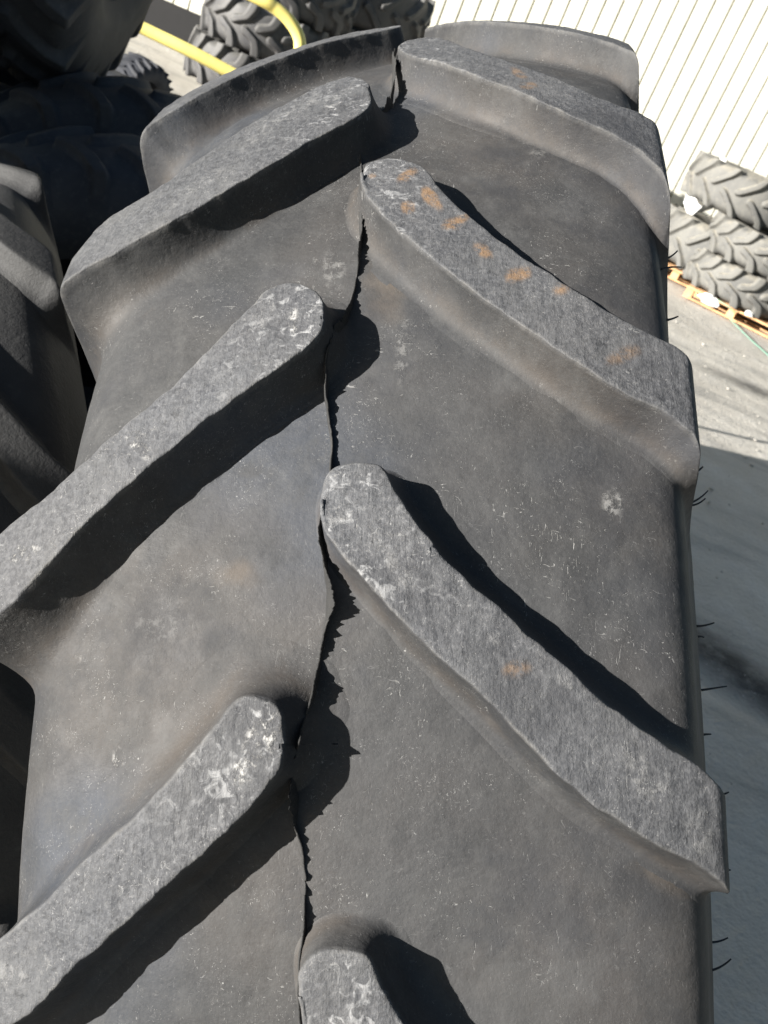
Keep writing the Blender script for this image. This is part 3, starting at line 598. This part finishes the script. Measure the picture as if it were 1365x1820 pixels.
mb = MB(); p = nn*(ND+.12); mb.box((p.x, p.y, .215), (18, .22, .47), Matrix.Rotation(ph, 3, 'Z')); mb.build('plinth', solid('dark_plinth', (.012, .012, .013), .8), wl)
mb = MB(); p = nn*(ND+.30); mb.box((p.x, p.y, 3.7), (18, .3, 6.5), Matrix.Rotation(ph, 3, 'Z')); mb.build('wall_core', solid('wall_core', (.4, .4, .38)), wl)
# small fittings on the wall
hk = MB(); p = nn*(ND-.03)+e*(1.86); hk.tube([p+Vector((0, .02, 1.52)), p+Vector((0, -.06, 1.52)), p+Vector((.03, -.09, 1.55)), p+Vector((.03, -.03, 1.60))], .02)
h_ = hk.build('wall_hook', solid('galvanised', (.5, .5, .48), .4), wl)

# ------------------------------------------------------------------ pallet
WOOD = solid('pallet_wood', (.42, .25, .13), .8, .5, .3, 60, .003)
def pallet(name, loc, rz, label):
    r = empty(name, Matrix.Translation(loc) @ Matrix.Rotation(rz, 4, 'Z')); tag(r, label, 'pallet')
    for i in range(7):
        b = MB(); b.box((0, -.4+i*.8/6, .133), (1.2, .095, .022)); b.build('deck_board', WOOD, r)
    for x in (-.55, 0, .55):
        b = MB(); b.box((x, 0, .111), (.10, .8, .022)); b.build('stringer_board', WOOD, r)
        for y in (-.35, 0, .35): b = MB(); b.box((x, y, .061), (.10, .10, .078)); b.build('block', WOOD, r)
    for y in (-.35, 0, .35): b = MB(); b.box((0, y, .011), (1.2, .10, .022)); b.build('base_board', WOOD, r)
    return r
pallet('wooden_pallet', (2.92, 12.30, 0), R_(-17), 'orange wooden pallet carrying the grey loader tyres at right')
pallet('wooden_pallet', (2.25, 13.30, 0), R_(-12), 'wooden pallet end glimpsed behind, left of the loader tyres')
WHT = solid('white_plastic_film', (.85, .86, .85), .35, .05)
def crumple(name, loc, s, label, cat, mat, sq=(1, 1, 1)):
    v = []
    for c in base:
        k = 1+1.0*noise.noise(c*2.3+Vector(loc)); v.append(Vector((c.x*sq[0], c.y*sq[1], c.z*sq[2]))*s*k)
    o = mesh_obj(name, v, bf, mat, None, smooth=False); o.location = loc; tag(o, label, cat); return o
crumple('plastic_wrap', (2.50, 11.93, .10), .07, 'torn white plastic wrap bunched on the left corner of the pallet', 'plastic wrap', WHT, (1.7, .5, .7))
crumple('plastic_scrap', (2.95, 11.78, .17), .035, 'small white plastic scrap stuck between loader tyre and pallet edge', 'plastic scrap', WHT, (1.3, .5, .9))
crumple('white_bag', (2.05, 13.2, 1.12), .24, 'white wrapped bundle beside the topmost pale tyre at the wall', 'bag', WHT, (.8, .8, 1.3))
GRN = solid('green_strap', (.12, .30, .22), .5)
b = MB(); b.tube([(2.45, 11.98, .16), (2.75, 11.88, .13), (2.80, 11.80, .02), (2.95, 11.2, .01), (3.1, 10.7, .01), (3.35, 10.4, .012), (3.5, 10.35, .01)], .0045, 6)
tag(b.build('strap', GRN, None, True), 'loose green strapping band trailing from the pallet over the ground', 'strap')

# ------------------------------------------------------------------ yellow rail
YEL = solid('yellow_paint', (.85, .72, .22), .4, .1)
rl = empty('yellow_rail', Matrix.Translation((-1.7, 5.0, 0))); tag(rl, 'bent yellow tube guard rail crossing in front of the far tyre stacks', 'rail')
bpy.context.view_layer.update()
RD = 4.9
tp = [at_px(130, -150, RD*1.04), at_px(330, -62, RD*1.02), at_px(455, -5, RD), at_px(490, 15, RD), at_px(515, 38, RD), at_px(531, 66, RD), at_px(532, 95, RD*.999), at_px(522, 130, RD*.998), at_px(500, 150, RD*.997), at_px(470, 152, RD*.997), at_px(435, 142, RD*.997), at_px(340, 92, RD), at_px(245, 46, RD*1.01), at_px(120, -15, RD*1.02), at_px(0, -70, RD*1.04)]
def smooth(pts, n=8):
    o = []
    for i in range(len(pts)-1):
        p0 = pts[max(i-1, 0)]; p1 = pts[i]; p2 = pts[i+1]; p3 = pts[min(i+2, len(pts)-1)]
        for k in range(n):
            t = k/n; o.append(.5*((2*p1)+(p2-p0)*t+(2*p0-5*p1+4*p2-p3)*t*t+(3*p1-p0-3*p2+p3)*t**3))
    return o+[pts[-1]]
inv = rl.matrix_world.inverted()
b = MB(); b.tube([inv @ p for p in smooth(tp)], .028, 14); b.build('bent_tube', YEL, rl, True)
for px, py in ((-60, -100),):
    p = inv @ at_px(0, -70, RD*1.04); b = MB(); b.tube([p, Vector((p.x, p.y, -5+5))-Vector((0, 0, 0))], .026, 12); b.build('post', YEL, rl, True)
